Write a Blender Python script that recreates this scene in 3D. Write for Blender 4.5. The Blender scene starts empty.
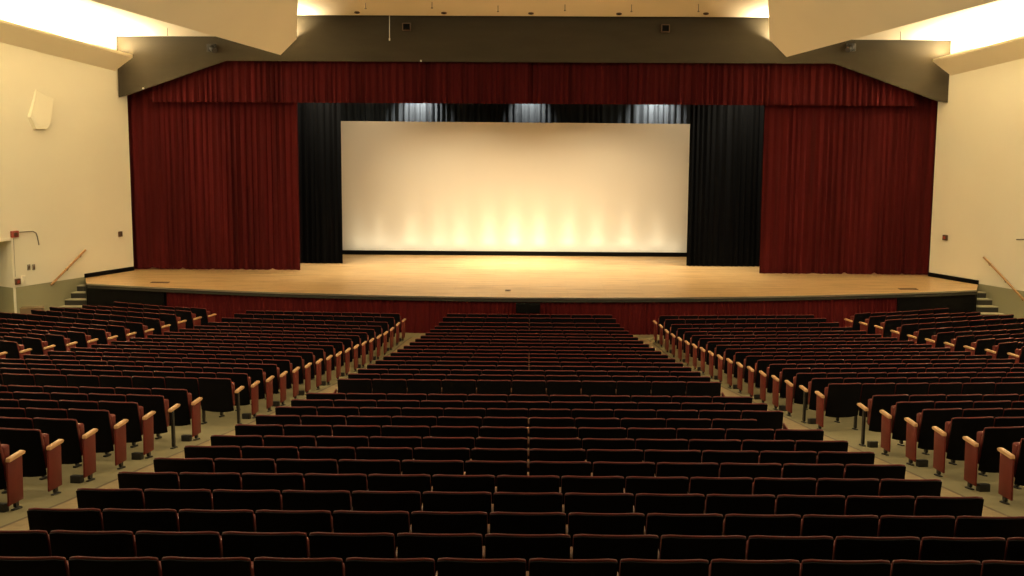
import bpy, bmesh, math, random
import numpy as np
from mathutils import Vector, Matrix
random.seed(7)
S = bpy.context.scene
C = S.collection
PI = math.pi

# ------------------------------------------------------------------ camera
F = 1345.0                      # focal length in pixels of the 1024 px frame
ZC = 7.2                        # eye height above the flat floor in front of the stage
TH = math.atan((288 - 80) / F)
PS = math.atan(18 / F * math.cos(TH))
RO = 0.0055
fw = Vector((-math.sin(PS) * math.cos(TH), math.cos(PS) * math.cos(TH), -math.sin(TH)))
r0 = Vector((math.cos(PS), math.sin(PS), 0))
u0 = r0.cross(fw)
rt = r0 * math.cos(RO) + u0 * math.sin(RO)
up = u0 * math.cos(RO) - r0 * math.sin(RO)
EYE = Vector((0, 0, ZC))
cam = bpy.data.cameras.new('camera')
cam.sensor_width = 36
cam.lens = 36 * F / 1024
cam.clip_end = 200
co = bpy.data.objects.new('camera', cam)
C.objects.link(co)
m = Matrix.Identity(4)
for i in range(3):
    m[i][0], m[i][1], m[i][2], m[i][3] = rt[i], up[i], -fw[i], EYE[i]
co.matrix_world = m
S.camera = co


def ray(px, py):
    return fw + rt * ((px - 512) / F) + up * ((288 - py) / F)


def at(px, py, D):
    v = ray(px, py)
    return EYE + v * (D / v.y)


def onplane(px, py, p, n):
    v = ray(px, py)
    return EYE + v * ((p - EYE).dot(n) / v.dot(n))


def proj(p):
    q = Vector(p) - EYE
    d = q.dot(fw)
    return 512 + F * q.dot(rt) / d, 288 - F * q.dot(up) / d


# ------------------------------------------------------------------ colour / materials
def lin(c):
    return c / 12.92 if c <= 0.04045 else ((c + 0.055) / 1.055) ** 2.4


def srgb(r, g, b):
    return (lin(r / 255), lin(g / 255), lin(b / 255))


def mat(name, col, rough=0.6, spec=0.5, metal=0.0, noise=0.0, nscale=(8, 8, 8), bump=0.0, bscale=60, sheen=0.0, emit=None, estr=0.0):
    mt = bpy.data.materials.new(name)
    mt.use_nodes = True
    nt = mt.node_tree
    b = nt.nodes['Principled BSDF']
    b.inputs['Base Color'].default_value = (*col, 1)
    b.inputs['Roughness'].default_value = rough
    b.inputs['Specular IOR Level'].default_value = spec
    b.inputs['Metallic'].default_value = metal
    if sheen:
        b.inputs['Sheen Weight'].default_value = sheen
    if emit:
        b.inputs['Emission Color'].default_value = (*emit, 1)
        b.inputs['Emission Strength'].default_value = estr
    tc = nt.nodes.new('ShaderNodeTexCoord')
    if noise:
        mp = nt.nodes.new('ShaderNodeMapping')
        mp.inputs['Scale'].default_value = nscale
        nz = nt.nodes.new('ShaderNodeTexNoise')
        nz.inputs['Scale'].default_value = 1
        nz.inputs['Detail'].default_value = 4
        rp = nt.nodes.new('ShaderNodeValToRGB')
        rp.color_ramp.elements[0].position = 0.3
        rp.color_ramp.elements[1].position = 0.7
        rp.color_ramp.elements[0].color = (*[c * (1 - noise) for c in col], 1)
        rp.color_ramp.elements[1].color = (*[min(1, c * (1 + noise)) for c in col], 1)
        nt.links.new(tc.outputs['Object'], mp.inputs['Vector'])
        nt.links.new(mp.outputs['Vector'], nz.inputs['Vector'])
        nt.links.new(nz.outputs['Fac'], rp.inputs['Fac'])
        nt.links.new(rp.outputs['Color'], b.inputs['Base Color'])
    if bump:
        nb = nt.nodes.new('ShaderNodeTexNoise')
        nb.inputs['Scale'].default_value = bscale
        bp = nt.nodes.new('ShaderNodeBump')
        bp.inputs['Strength'].default_value = bump
        bp.inputs['Distance'].default_value = 0.01
        nt.links.new(tc.outputs['Object'], nb.inputs['Vector'])
        nt.links.new(nb.outputs['Fac'], bp.inputs['Height'])
        nt.links.new(bp.outputs['Normal'], b.inputs['Normal'])
    return mt


M = {}
M['wall'] = mat('cream_wall_paint', (0.86, 0.82, 0.655), 0.7, 0.3, noise=0.02, nscale=(0.6, 0.6, 0.6), bump=0.05)
M['dado'] = mat('olive_wall_paint', (0.34, 0.33, 0.20), 0.6, 0.3, noise=0.03, nscale=(1, 1, 1))
M['ceil'] = mat('ceiling_paint', (0.86, 0.78, 0.62), 0.8, 0.2, noise=0.02, nscale=(0.7, 0.7, 0.7))
M['soffit'] = mat('tan_soffit_paint', (0.88, 0.80, 0.60), 0.8, 0.2, noise=0.02, nscale=(0.7, 0.7, 0.7))
M['fascia'] = mat('dark_olive_fascia_paint', (0.040, 0.031, 0.017), 0.65, 0.2, noise=0.10, nscale=(0.8, 4, 4))
M['black'] = mat('black_paint', (0.004, 0.0038, 0.0035), 0.7, 0.06, noise=0.1, nscale=(5, 5, 5))
M['floor'] = mat('house_floor', (0.215, 0.185, 0.095), 0.65, 0.3, noise=0.10, nscale=(2, 2, 2))
M['aisle'] = mat('aisle_carpet', (0.29, 0.22, 0.12), 0.9, 0.1, noise=0.12, nscale=(9, 9, 9), bump=0.2)
M['seam'] = mat('carpet_edge_strip', (0.12, 0.09, 0.05), 0.7, 0.3)
M['red'] = mat('red_velour', (0.052, 0.0058, 0.0062), 0.9, 0.05, noise=0.35, nscale=(5, 1, 0.2))
M['skirt'] = mat('red_skirt_cloth', (0.075, 0.0075, 0.0075), 0.9, 0.05, noise=0.2, nscale=(7, 1, 0.25))
M['dblack'] = mat('black_velour', (0.0035, 0.0038, 0.0048), 0.9, 0.03, noise=0.3, nscale=(7, 1, 0.25))
M['backdrop'] = mat('dark_blue_cloth', (0.045, 0.052, 0.062), 0.8, 0.1, noise=0.3, nscale=(6, 1, 0.3))
M['screen'] = mat('screen_cloth', (0.74, 0.69, 0.62), 0.8, 0.1, noise=0.012, nscale=(0.8, 1, 0.15))
M['metal'] = mat('brushed_aluminium', (0.45, 0.43, 0.38), 0.32, 0.5, 0.9, noise=0.1, nscale=(2, 8, 8))
M['steel'] = mat('white_painted_steel', (0.70, 0.66, 0.58), 0.4, 0.5)
M['wood'] = mat('rail_wood', (0.42, 0.23, 0.09), 0.4, 0.5, noise=0.2, nscale=(3, 14, 14))
M['tread'] = mat('stair_tread', (0.42, 0.38, 0.26), 0.6, 0.3, noise=0.08, nscale=(4, 4, 4))
M['riser'] = mat('stair_riser', (0.03, 0.028, 0.02), 0.6, 0.3)
M['speaker'] = mat('speaker_shell', (0.86, 0.82, 0.65), 0.7, 0.3)
M['bronze'] = mat('bronze_box', (0.09, 0.045, 0.02), 0.5, 0.5)
M['alarm'] = mat('red_alarm', (0.30, 0.05, 0.03), 0.4, 0.5)
M['gray'] = mat('gray_cover', (0.22, 0.20, 0.15), 0.5, 0.5)
M['brown'] = mat('brown_laminate', (0.16, 0.11, 0.06), 0.5, 0.4, noise=0.1, nscale=(2, 2, 10))
M['tube'] = mat('fluorescent_tube', (0.9, 0.9, 0.9), 0.5, 0.5, emit=(1.0, 0.86, 0.60), estr=6.0)
# seats
M['shell'] = mat('black_seat_shell', (0.0042, 0.0038, 0.0048), 0.65, 0.07, noise=0.15, nscale=(3, 3, 3))
M['uph'] = mat('maroon_upholstery', (0.125, 0.016, 0.011), 0.5, 0.35, noise=0.2, nscale=(14, 14, 14))
M['steelblack'] = mat('black_iron', (0.012, 0.011, 0.010), 0.45, 0.5)
M['arm'] = mat('armrest_wood', (0.60, 0.35, 0.17), 0.3, 0.5, noise=0.15, nscale=(20, 4, 20))
M['armdark'] = mat('dark_armrest_wood', (0.15, 0.06, 0.025), 0.4, 0.5, noise=0.15, nscale=(20, 4, 20))  # same armrest wood, darkened to paint in the shade between seat backs
M['panel'] = mat('red_end_panel', (0.125, 0.014, 0.009), 0.5, 0.3, noise=0.12, nscale=(6, 6, 3))


def wood_floor():
    mt = bpy.data.materials.new('maple_stage_boards')
    mt.use_nodes = True
    nt = mt.node_tree
    b = nt.nodes['Principled BSDF']
    b.inputs['Roughness'].default_value = 0.33
    b.inputs['Specular IOR Level'].default_value = 0.5
    tc = nt.nodes.new('ShaderNodeTexCoord')
    br = nt.nodes.new('ShaderNodeTexBrick')
    br.inputs['Scale'].default_value = 1
    br.inputs['Brick Width'].default_value = 2.2
    br.inputs['Row Height'].default_value = 0.115
    br.inputs['Mortar Size'].default_value = 0.003
    br.inputs['Color1'].default_value = (0.70, 0.49, 0.26, 1)
    br.inputs['Color2'].default_value = (0.60, 0.39, 0.18, 1)
    br.inputs['Mortar'].default_value = (0.28, 0.16, 0.07, 1)
    nt.links.new(tc.outputs['Object'], br.inputs['Vector'])
    mp = nt.nodes.new('ShaderNodeMapping')
    mp.inputs['Scale'].default_value = (0.9, 5.0, 1)
    nt.links.new(tc.outputs['Object'], mp.inputs['Vector'])
    nz = nt.nodes.new('ShaderNodeTexNoise')
    nz.inputs['Scale'].default_value = 1.0
    nz.inputs['Detail'].default_value = 6
    nt.links.new(mp.outputs['Vector'], nz.inputs['Vector'])
    rp = nt.nodes.new('ShaderNodeValToRGB')
    rp.color_ramp.elements[0].position = 0.28
    rp.color_ramp.elements[0].color = (0.62, 0.55, 0.45, 1)
    rp.color_ramp.elements[1].position = 0.5
    rp.color_ramp.elements[1].color = (1, 1, 1, 1)
    nt.links.new(nz.outputs['Fac'], rp.inputs['Fac'])
    mx = nt.nodes.new('ShaderNodeMix')
    mx.data_type = 'RGBA'
    mx.blend_type = 'MULTIPLY'
    mx.inputs[0].default_value = 0.8
    nt.links.new(br.outputs['Color'], mx.inputs[6])
    nt.links.new(rp.outputs['Color'], mx.inputs[7])
    nt.links.new(mx.outputs[2], b.inputs['Base Color'])
    return mt


M['stage'] = wood_floor()


# ------------------------------------------------------------------ mesh helpers
class MB:
    """collects plain geometry and links it as one mesh object"""

    def __init__(self):
        self.v, self.f, self.mi = [], [], []

    def add(self, vs, fs, mi=0):
        b = len(self.v)
        self.v += [tuple(x) for x in vs]
        self.f += [tuple(b + i for i in f) for f in fs]
        self.mi += [mi] * len(fs)

    def prism(self, poly, d, mi=0):
        """poly: list of 3-D points (a closed outline); d: extrusion vector"""
        n = len(poly)
        d = Vector(d)
        a = [Vector(p) for p in poly]
        vs = a + [p + d for p in a]
        nrm = Vector((0, 0, 0))
        for i in range(n):
            nrm += a[i].cross(a[(i + 1) % n])
        flip = nrm.dot(d) > 0
        fs = [tuple(range(n))[::-1] if flip else tuple(range(n)),
              tuple(range(n, 2 * n)) if flip else tuple(range(n, 2 * n))[::-1]]
        for i in range(n):
            j = (i + 1) % n
            fs.append((i, j, n + j, n + i) if flip else (j, i, n + i, n + j))
        self.add(vs, fs, mi)

    def box(self, x0, x1, y0, y1, z0, z1, mi=0):
        self.prism([(x0, y0, z0), (x1, y0, z0), (x1, y1, z0), (x0, y1, z0)], (0, 0, z1 - z0), mi)

    def obox(self, c, ax, ay, az, mi=0):
        """box by centre and three half-axis vectors"""
        c, ax, ay, az = map(Vector, (c, ax, ay, az))
        self.prism([c - ax - ay - az, c + ax - ay - az, c + ax + ay - az, c - ax + ay - az], az * 2, mi)

    def tube(self, pts, r, n=8, mi=0):
        pts = [Vector(p) for p in pts]
        rings = []
        for i, p in enumerate(pts):
            t = (pts[min(i + 1, len(pts) - 1)] - pts[max(i - 1, 0)]).normalized()
            a = t.cross(Vector((0, 0, 1)))
            if a.length < 0.05:
                a = t.cross(Vector((1, 0, 0)))
            a.normalize()
            b = t.cross(a)
            rings.append([p + (a * math.cos(2 * PI * k / n) + b * math.sin(2 * PI * k / n)) * r for k in range(n)])
        vs = [v for rg in rings for v in rg]
        fs = []
        for i in range(len(pts) - 1):
            for k in range(n):
                k2 = (k + 1) % n
                fs.append((i * n + k, i * n + k2, (i + 1) * n + k2, (i + 1) * n + k))
        fs.append(tuple(range(n))[::-1])
        fs.append(tuple((len(pts) - 1) * n + k for k in range(n)))
        self.add(vs, fs, mi)

    def mesh(self, name, mats, bevel=0.0, smooth=False, seg=2):
        me = bpy.data.meshes.new(name)
        me.from_pydata(self.v, [], self.f)
        for mt in (mats if isinstance(mats, (list, tuple)) else [mats]):
            me.materials.append(mt)
        me.polygons.foreach_set('material_index', self.mi)
        bm = bmesh.new()
        bm.from_mesh(me)
        bmesh.ops.recalc_face_normals(bm, faces=bm.faces)
        if bevel:
            bmesh.ops.bevel(bm, geom=list(bm.edges), offset=bevel, segments=seg, affect='EDGES', profile=0.5, clamp_overlap=True)
        bm.to_mesh(me)
        bm.free()
        if smooth or bevel:
            me.polygons.foreach_set('use_smooth', [True] * len(me.polygons))
            try:
                me.set_sharp_from_angle(angle=math.radians(40))
            except Exception:
                pass
        return me

    def build(self, name, mats, parent=None, **k):
        return link(name, self.mesh(name, mats, **k), parent)


def link(name, me, parent=None):
    o = bpy.data.objects.new(name, me)
    C.objects.link(o)
    if parent is not None:
        o.parent = parent
        o.matrix_parent_inverse = Matrix.Identity(4)
        o.location = -parent.location if parent.get('_abs') else (0, 0, 0)
    return o


def struct(o):
    o['kind'] = 'structure'
    return o


def tag(o, label, cat, group=None):
    o['label'] = label
    o['category'] = cat
    if group:
        o['group'] = group
    return o


def empty(name, loc, label=None, cat=None, group=None, absolute=True):
    """a thing's root; parts built in world coordinates are shifted back by its location"""
    o = bpy.data.objects.new(name, None)
    o.empty_display_size = 0.1
    C.objects.link(o)
    o.location = loc
    if absolute:
        o['_abs'] = 1
    if label:
        tag(o, label, cat, group)
    return o


# ------------------------------------------------------------------ floor profile (distance -> height), read from the seat rows
PROF = [(-9, -1.35), (5.0, -3.12), (7.55, -3.562), (8.45, -3.724), (9.35, -3.87), (11.15, -4.133), (13.85, -4.53), (16.55, -4.88), (18.35, -5.126), (20.7, -5.45),
        (24.3, -5.906), (27.9, -6.344), (31.5, -6.742), (33.3, -6.91), (34.2, -6.97), (35.1, -7.0), (36.0, -7.06), (37.7, -7.2), (50, -7.2)]


def floor_z(y):
    for (a, za), (b, zb) in zip(PROF, PROF[1:]):
        if y <= b:
            return ZC + za + (zb - za) * (y - a) / (b - a)
    return 0.0


ZS = ZC - 6.10          # stage deck
WX, WY = 0.508, 0.861   # direction of the splayed side walls, towards the audience and outwards


def wall_pt(side, y, off=0.0):
    """a point on the splayed side wall at depth y; off metres into the room"""
    x = 13.69 + 0.59 * (40.87 - y)
    p = Vector((side * x, y, 0))
    return p + Vector((-side * WY, -WX, 0)) * off


# ------------------------------------------------------------------ house floor
b = MB()
ys = [-9, 0, 5] + [7.55 + 1.0 * i for i in range(31)] + [40.5]
for a, c in zip(ys, ys[1:]):
    b.add([(-20, a, floor_z(a)), (20, a, floor_z(a)), (20, c, floor_z(c)), (-20, c, floor_z(c))], [(0, 1, 2, 3)])
struct(b.build('floor', M['floor']))


def aisle_edge(side, y, which):
    """x of the aisle's outer (side block) and inner (centre block) edge"""
    o = 3.40 + 0.0745 * (36.15 - y) + 0.06
    i = 2.24 + 0.0484 * (36.0 - y) + 0.12
    return side * (o if which == 'o' else i)


for side in (-1, 1):
    b = MB()
    ys2 = [6 + 1.0 * i for i in range(31)] + [37.0]
    for a, c in zip(ys2, ys2[1:]):
        z0, z1 = floor_z(a) + 0.006, floor_z(c) + 0.006
        b.add([(aisle_edge(side, a, 'i'), a, z0), (aisle_edge(side, a, 'o') - side * 0.12, a, z0),
               (aisle_edge(side, c, 'o') - side * 0.12, c, z1), (aisle_edge(side, c, 'i'), c, z1)], [(0, 1, 2, 3)])
        b.add([(aisle_edge(side, a, 'o') - side * 0.12, a, z0), (aisle_edge(side, a, 'o') - side * 0.08, a, z0),
               (aisle_edge(side, c, 'o') - side * 0.08, c, z1), (aisle_edge(side, c, 'o') - side * 0.12, c, z1)], [(0, 1, 2, 3)], 1)
    struct(b.build('floor_aisle_' + ('left' if side < 0 else 'right'), [M['aisle'], M['seam']]))

# ------------------------------------------------------------------ side walls
LINE = ZS + 0.03      # where the olive lower paint starts


def wall_piece(b, p, q, z0p, z0q, z1, mi_split=True):
    """vertical wall strip between plan points p and q, 0.2 m thick outwards, lower paint below LINE"""
    d = (q - p).normalized()
    n = Vector((d.y, -d.x, 0))
    if n.dot(Vector((-p.x, -20 + p.y * 0, 0))) > 0 and n.x * p.x < 0:
        n = -n
    if n.x * p.x < 0:
        n = -n
    n = n * 0.2
    if mi_split and min(z0p, z0q) < LINE:
        b.prism([(p.x, p.y, z0p), (q.x, q.y, z0q), (q.x, q.y, LINE), (p.x, p.y, LINE)], n, 1)
        b.prism([(p.x, p.y, LINE), (q.x, q.y, LINE), (q.x, q.y, z1), (p.x, p.y, z1)], n, 0)
    else:
        b.prism([(p.x, p.y, z0p), (q.x, q.y, z0q), (q.x, q.y, z1), (p.x, p.y, z1)], n, 0)


DOORY = (38.55, 37.0)   # depth of the doorway in each side wall
ZD = 0
for side, nm in ((-1, 'left'), (1, 'right')):
    w0 = wall_pt(side, 42.55)
    d0, d1 = wall_pt(side, DOORY[0]), wall_pt(side, DOORY[1])
    w1 = wall_pt(side, 32.2)
    w2 = Vector((w1.x, -9, 0))
    zdoor = onplane(10, 240.5, wall_pt(-1, 38), Vector((WY, -WX, 0))).z
    b = MB()
    wall_piece(b, w0, d0, -0.1, -0.1, ZC + 7.0)
    wall_piece(b, d0, d1, zdoor, zdoor, ZC + 7.0, False)
    wall_piece(b, d1, w1, -0.1, -0.1, ZC + 7.0)
    b2 = MB()
    nO = Vector((side * 0.2, 0, 0))
    b.prism([(w1.x, w1.y, -0.1), (w2.x, w2.y, -0.1), (w2.x, w2.y, ZC + 7), (w1.x, w1.y, ZC + 7)], nO, 0)
    # doorway recess: far and near reveal, lintel underside
    out = Vector((side * WY, WX, 0))
    for p in (d0, d1):
        s_ = 0.2 if p is d0 else -0.2
        t = Vector((-side * WX, WY, 0)) * s_
        q = p + out * 0.2
        e = p + out * 1.3
        b.prism([(q.x, q.y, -0.1), (e.x, e.y, -0.1), (e.x, e.y, LINE), (q.x, q.y, LINE)], t, 1)
        b.prism([(q.x, q.y, LINE), (e.x, e.y, LINE), (e.x, e.y, zdoor + 0.2), (q.x, q.y, zdoor + 0.2)], t, 0)
    q0, q1 = d0 + out * 0.2, d1 + out * 0.2
    e0, e1 = d0 + out * 1.3, d1 + out * 1.3
    b.prism([(q0.x, q0.y, zdoor), (q1.x, q1.y, zdoor), (e1.x, e1.y, zdoor), (e0.x, e0.y, zdoor)], (0, 0, 0.2), 0)
    struct(b.build('wall_' + nm, [M['wall'], M['dado']]))
    # the door at the back of the recess
    dr = struct(empty('door_1' if side < 0 else 'door_2', (e0 + e1) / 2 + Vector((0, 0, floor_z(37.8)))))
    b = MB()
    b.prism([(e0.x, e0.y, 0), (e1.x, e1.y, 0), (e1.x, e1.y, zdoor), (e0.x, e0.y, zdoor)], out * 0.06)
    b.build('door_leaf', M['dado'], dr)
    b = MB()
    hp = e0 * 0.15 + e1 * 0.85 - out * 0.05
    b.obox((hp.x, hp.y, 1.05), out * 0.04, (0.06, 0.03, 0), (0, 0, 0.03))
    b.build('handle', M['metal'], dr, bevel=0.008)
    # slim frame round the opening
    b = MB()
    t = Vector((-side * WX, WY, 0))
    inn = -out * 0.03
    for p, s_ in ((d0, 1), (d1, -1)):
        q = p + t * 0.07 * s_
        b.prism([(p.x, p.y, 0), (q.x, q.y, 0), (q.x, q.y, zdoor + 0.07), (p.x, p.y, zdoor + 0.07)], inn)
    b.prism([(d0.x, d0.y, zdoor), (d1.x, d1.y, zdoor), (d1.x, d1.y, zdoor + 0.07), (d0.x, d0.y, zdoor + 0.07)], inn)
    b.build('door_frame', M['wall'], dr)
    # black skirting where the wall meets the stage deck
    b = MB()
    p, q = wall_pt(side, 42.55), wall_pt(side, 40.82)
    n = Vector((-side * WY, -WX, 0)) * 0.03
    b.prism([(p.x, p.y, ZS), (q.x, q.y, ZS), (q.x, q.y, ZS + 0.13), (p.x, p.y, ZS + 0.13)], n)
    struct(b.build('baseboard_' + nm, M['black']))

b = MB()
b.box(-20, 20, -9.2, -9, -0.1, ZC + 7)
struct(b.build('wall_back', M['wall']))

# ------------------------------------------------------------------ ceilings, cove lips, hanging soffits
SL = 0.232
FY = 42.2


def zc_mid(y):
    return ZC + 1.89 + SL * (FY - y)


def zc_side(y):
    return ZC + 1.23 + SL * (FY - y)


b = MB()
for (x0, x1, fn) in ((-8.6, 8.6, zc_mid),):
    b.prism([(x0, 42.0, fn(42.0)), (x1, 42.0, fn(42.0)), (x1, 22, fn(22)), (x0, 22, fn(22))], (0, 0, 0.15))
    b.prism([(x0, 22, fn(22)), (x1, 22, fn(22)), (x1, -9, fn(22)), (x0, -9, fn(22))], (0, 0, 0.15))
struct(b.build('ceiling', M['ceil']))
for side, nm in ((-1, 'left'), (1, 'right')):
    b = MB()
    b.prism([(side * 8.4, 42.0, zc_side(42.0)), (side * 20.2, 42.0, zc_side(42.0)), (side * 20.2, 22, zc_side(22)), (side * 8.4, 22, zc_side(22))], (0, 0, 0.15))
    b.prism([(side * 8.4, 22, zc_side(22)), (side * 20.2, 22, zc_side(22)), (side * 20.2, -9, zc_side(22)), (side * 8.4, -9, zc_side(22))], (0, 0, 0.15))
    # upright between the two ceiling levels
    b.prism([(side * 8.4, 42.0, zc_side(42)), (side * 8.4, 22, zc_side(22)), (side * 8.4, 22, zc_mid(22) + 0.1), (side * 8.4, 42, zc_mid(42) + 0.1)], (side * 0.1, 0, 0))
    b.prism([(side * 8.4, -9, zc_side(22)), (side * 8.4, 22, zc_side(22)), (side * 8.4, 22, zc_mid(22) + 0.1), (side * 8.4, -9, zc_mid(22) + 0.1)], (side * 0.1, 0, 0))
    struct(b.build('ceiling_' + nm, M['ceil']))

    # sloping cove lip that runs along the top of the side wall
    wl = [onplane(118.5, 72, wall_pt(-1, 38), Vector((WY, -WX, 0))), onplane(0, 42, wall_pt(-1, 38), Vector((WY, -WX, 0)))]
    zs0, zs1 = wl[0], wl[1]
    sl_w = (zs1.z - zs0.z) / (zs0.y - zs1.y)
    COVE = (zs0, sl_w)

    def wtop(y, off, dz=0.0):
        p = wall_pt(side, y, off)
        return Vector((p.x, p.y, zs0.z + sl_w * (zs0.y - y) + dz))
    A0, A1 = wtop(42.15, 0.0), wtop(32.2, 0.0)
    B0, B1 = wtop(42.1 + 0.28, 0.52, 0.47), wtop(32.2 + 0.28, 0.52, 0.47)
    th_ = Vector((0, 0, 0.06))
    b = MB()
    b.prism([A0, A1, B1, B0], th_)
    # small upstand on the lip edge
    inn = Vector((-side * WY, -WX, 0)) * 0.05
    b.prism([B0, B1, B1 + Vector((0, 0, 0.08)), B0 + Vector((0, 0, 0.08))], -inn)
    struct(b.build('ceiling_cove_' + nm, M['soffit']))

    # hanging soffit (the big tan panel that drops from the ceiling in front of the proscenium)
    if side < 0:
        P1, P2 = at(280.5, 55, 40.2), at(296.5, 39, 40.2)
        P4 = at(90, 0.5, 33.8)
    else:
        P1, P2 = at(786.5, 57, 40.2), at(769.5, 40, 40.2)
        P4 = at(985, 4, 33.8)
    d = (P4 - P1)
    n = (P2 - P1).cross(d).normalized()
    if n.y > 0:
        n = -n
    P3 = onplane(298.5 if side < 0 else 767.5, -14, P1, n)
    P4b = P1 + d * 1.6
    P5 = P4b + (P3 - P2) * 2.4
    P3b = P3 + (P3 - P2) * 0.6
    b = MB()
    b.prism([P1, P2, P3b, P5, P4b], n * -0.10)
    struct(b.build('ceiling_soffit_' + nm, M['soffit']))

# ------------------------------------------------------------------ proscenium header
b = MB()
prof = [(-12.86, -0.60), (-12.57, -0.53), (-9.49, 0.54), (9.37, 0.55), (12.60, -0.585), (12.90, -0.62), (12.90, 1.4), (8.5, 1.4), (8.5, 2.05), (-8.5, 2.05), (-8.5, 1.4), (-12.86, 1.4)]
b.prism([(x, FY, ZC + z) for x, z in prof], (0, 0.10, 0))
struct(b.build('wall_proscenium', M['fascia']))

# ------------------------------------------------------------------ stage
def arc(x):
    return 37.7 + x * x / 88.5


outl = [(x, arc(x)) for x in np.linspace(-13.28, 13.28, 41)]
wr, wl_ = wall_pt(1, 40.85), wall_pt(-1, 40.85)
poly = outl + [(wr.x, wr.y), (wall_pt(1, 42.6).x, 42.6), (16.5, 42.6), (16.5, 48.7), (-16.5, 48.7), (-16.5, 42.6), (wall_pt(-1, 42.6).x, 42.6), (wl_.x, wl_.y)]
b = MB()
b.prism([(x, y, ZS - 0.05) for x, y in poly], (0, 0, 0.05))
struct(b.build('floor_stage', M['stage']))
# stage-house shell behind the curtains
b = MB()
b.box(-16.5, 16.5, 48.7, 48.9, 0, ZC + 3)
struct(b.build('wall_stage_rear', M['black']))
for side, nm in ((-1, 'left'), (1, 'right')):
    b = MB()
    b.box(min(side * 16.5, side * 16.7), max(side * 16.5, side * 16.7), 43.0, 48.9, 0, ZC + 3)
    w = wall_pt(side, 42.55)
    b.box(min(w.x + side * 0.45, side * 16.6), max(w.x + side * 0.45, side * 16.6), 43.0, 43.15, 0, ZC + 3)
    struct(b.build('wall_wing_' + nm, M['black']))
b = MB()
b.box(-16.7, 16.7, 42.3, 48.9, ZC + 2.2, ZC + 2.35)
struct(b.build('ceiling_stage', M['black']))

# riser face under the deck, behind the skirt
b = MB()
seg = [(x, arc(x) + 0.16) for x in np.linspace(-13.2, 13.2, 41)]
for (xa, ya), (xb, yb) in zip(seg, seg[1:]):
    b.add([(xa, ya, -0.02), (xb, yb, -0.02), (xb, yb, ZS - 0.05), (xa, ya, ZS - 0.05)], [(0, 1, 2, 3)])
struct(b.build('wall_apron', M['black']))
# metal nosing along the deck edge
b = MB()
for (xa, ya), (xb, yb) in zip(outl, outl[1:]):
    b.prism([(xa, ya - 0.035, ZS - 0.04), (xb, yb - 0.035, ZS - 0.04), (xb, yb - 0.035, ZS + 0.004), (xa, ya - 0.035, ZS + 0.004)], (0, 0.033, 0))
struct(b.build('trim_1', M['metal']))
b = MB()
for (xa, ya), (xb, yb) in zip(outl, outl[1:]):
    b.prism([(xa, ya - 0.02, ZS - 0.13), (xb, yb - 0.02, ZS - 0.13), (xb, yb - 0.02, ZS - 0.041), (xa, ya - 0.02, ZS - 0.041)], (0, 0.018, 0))
struct(b.build('trim_2', M['riser']))


def pleats(x0, x1, y, z0, z1, period, amp, seed, ncol=7, yf=None, rows=7, hem=0.0, top=0.6):
    """hanging pleated cloth as one closed sheet with thickness"""
    rnd = random.Random(seed)
    n = int((x1 - x0) / period * ncol)
    xs = np.linspace(x0, x1, n + 1)
    ph = 0.0
    phs = []
    loc = 1.0
    am = []
    tgt, tga = 1.0, 1.0
    cura = 1.0
    for i, x in enumerate(xs):
        if i % ncol == 0:
            tgt = rnd.uniform(0.65, 1.45)
            tga = rnd.uniform(0.45, 1.35)
        loc += (tgt - loc) * 0.25
        cura += (tga - cura) * 0.2
        ph += 2 * PI / ncol * loc
        phs.append(ph)
        am.append(cura)
    drift = [rnd.uniform(-1, 1) for _ in range(6)]
    vs, fs = [], []
    T = 0.012
    nr = rows + 1
    for lay in (0, 1):
        for i, x in enumerate(xs):
            base = y if yf is None else yf(x)
            for r in range(nr):
                t = r / rows
                z = z1 + (z0 - z1) * t
                k = top + (1 - top) * t
                sw = math.sin(phs[i] + 0.5 * t * drift[i % 3 if False else int(i / max(1, len(xs)) * 6)])
                sw = sw + 0.25 * math.sin(2.3 * phs[i] + 1)
                yy = base + amp * am[i] * k * sw + lay * T
                zz = z
                if r == rows and hem:
                    zz += hem * (max(0, math.sin(phs[i] * 0.21 + seed)) ** 10 * abs(math.sin(phs[i] * 0.083 + 2 * seed)))
                vs.append((x, yy, zz))
    N = (n + 1) * nr
    for i in range(n):
        for r in range(rows):
            a, c = i * nr + r, (i + 1) * nr + r
            fs.append((a, a + 1, c + 1, c))
            fs.append((N + a, N + c, N + c + 1, N + a + 1))
        a, c = i * nr, (i + 1) * nr
        fs.append((a, c, N + c, N + a))
        a, c = i * nr + rows, (i + 1) * nr + rows
        fs.append((a, N + a, N + c, c))
    for r in range(rows):
        fs.append((r, N + r, N + r + 1, r + 1))
        a = n * nr + r
        fs.append((a, a + 1, N + a + 1, N + a))
    b = MB()
    b.add(vs, fs)
    return b


CY = 42.76
o = pleats(-13.0, -7.38, CY, ZS + 0.02, ZC + 0.9, 0.23, 0.040, 3, hem=0.06).build('stage_curtain', M['red'], smooth=True)
tag(o, 'red velour stage curtain drawn to the left side of the stage', 'curtain', 'main stage curtains')
o = pleats(7.36, 13.05, CY, ZS + 0.02, ZC + 0.9, 0.23, 0.040, 4, hem=0.05).build('stage_curtain', M['red'], smooth=True)
tag(o, 'red velour stage curtain drawn to the right side of the stage', 'curtain', 'main stage curtains')
for k, (a, c, s_) in enumerate(((-11.95, 0.0, 11), (-0.06, 3.1, 12), (3.04, 12.0, 13))):
    o = pleats(a, c, 42.57 if k == 1 else 42.46, ZC - 0.735, ZC + 0.95, 0.21, 0.045, s_, rows=4).build('valance_curtain', M['red'], smooth=True)
    tag(o, ('long left section of the red pleated valance under the dark header',
            'short middle section of the red pleated valance above the screen',
            'right section of the red pleated valance under the dark header')[k], 'valance', 'valance sections')
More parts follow.
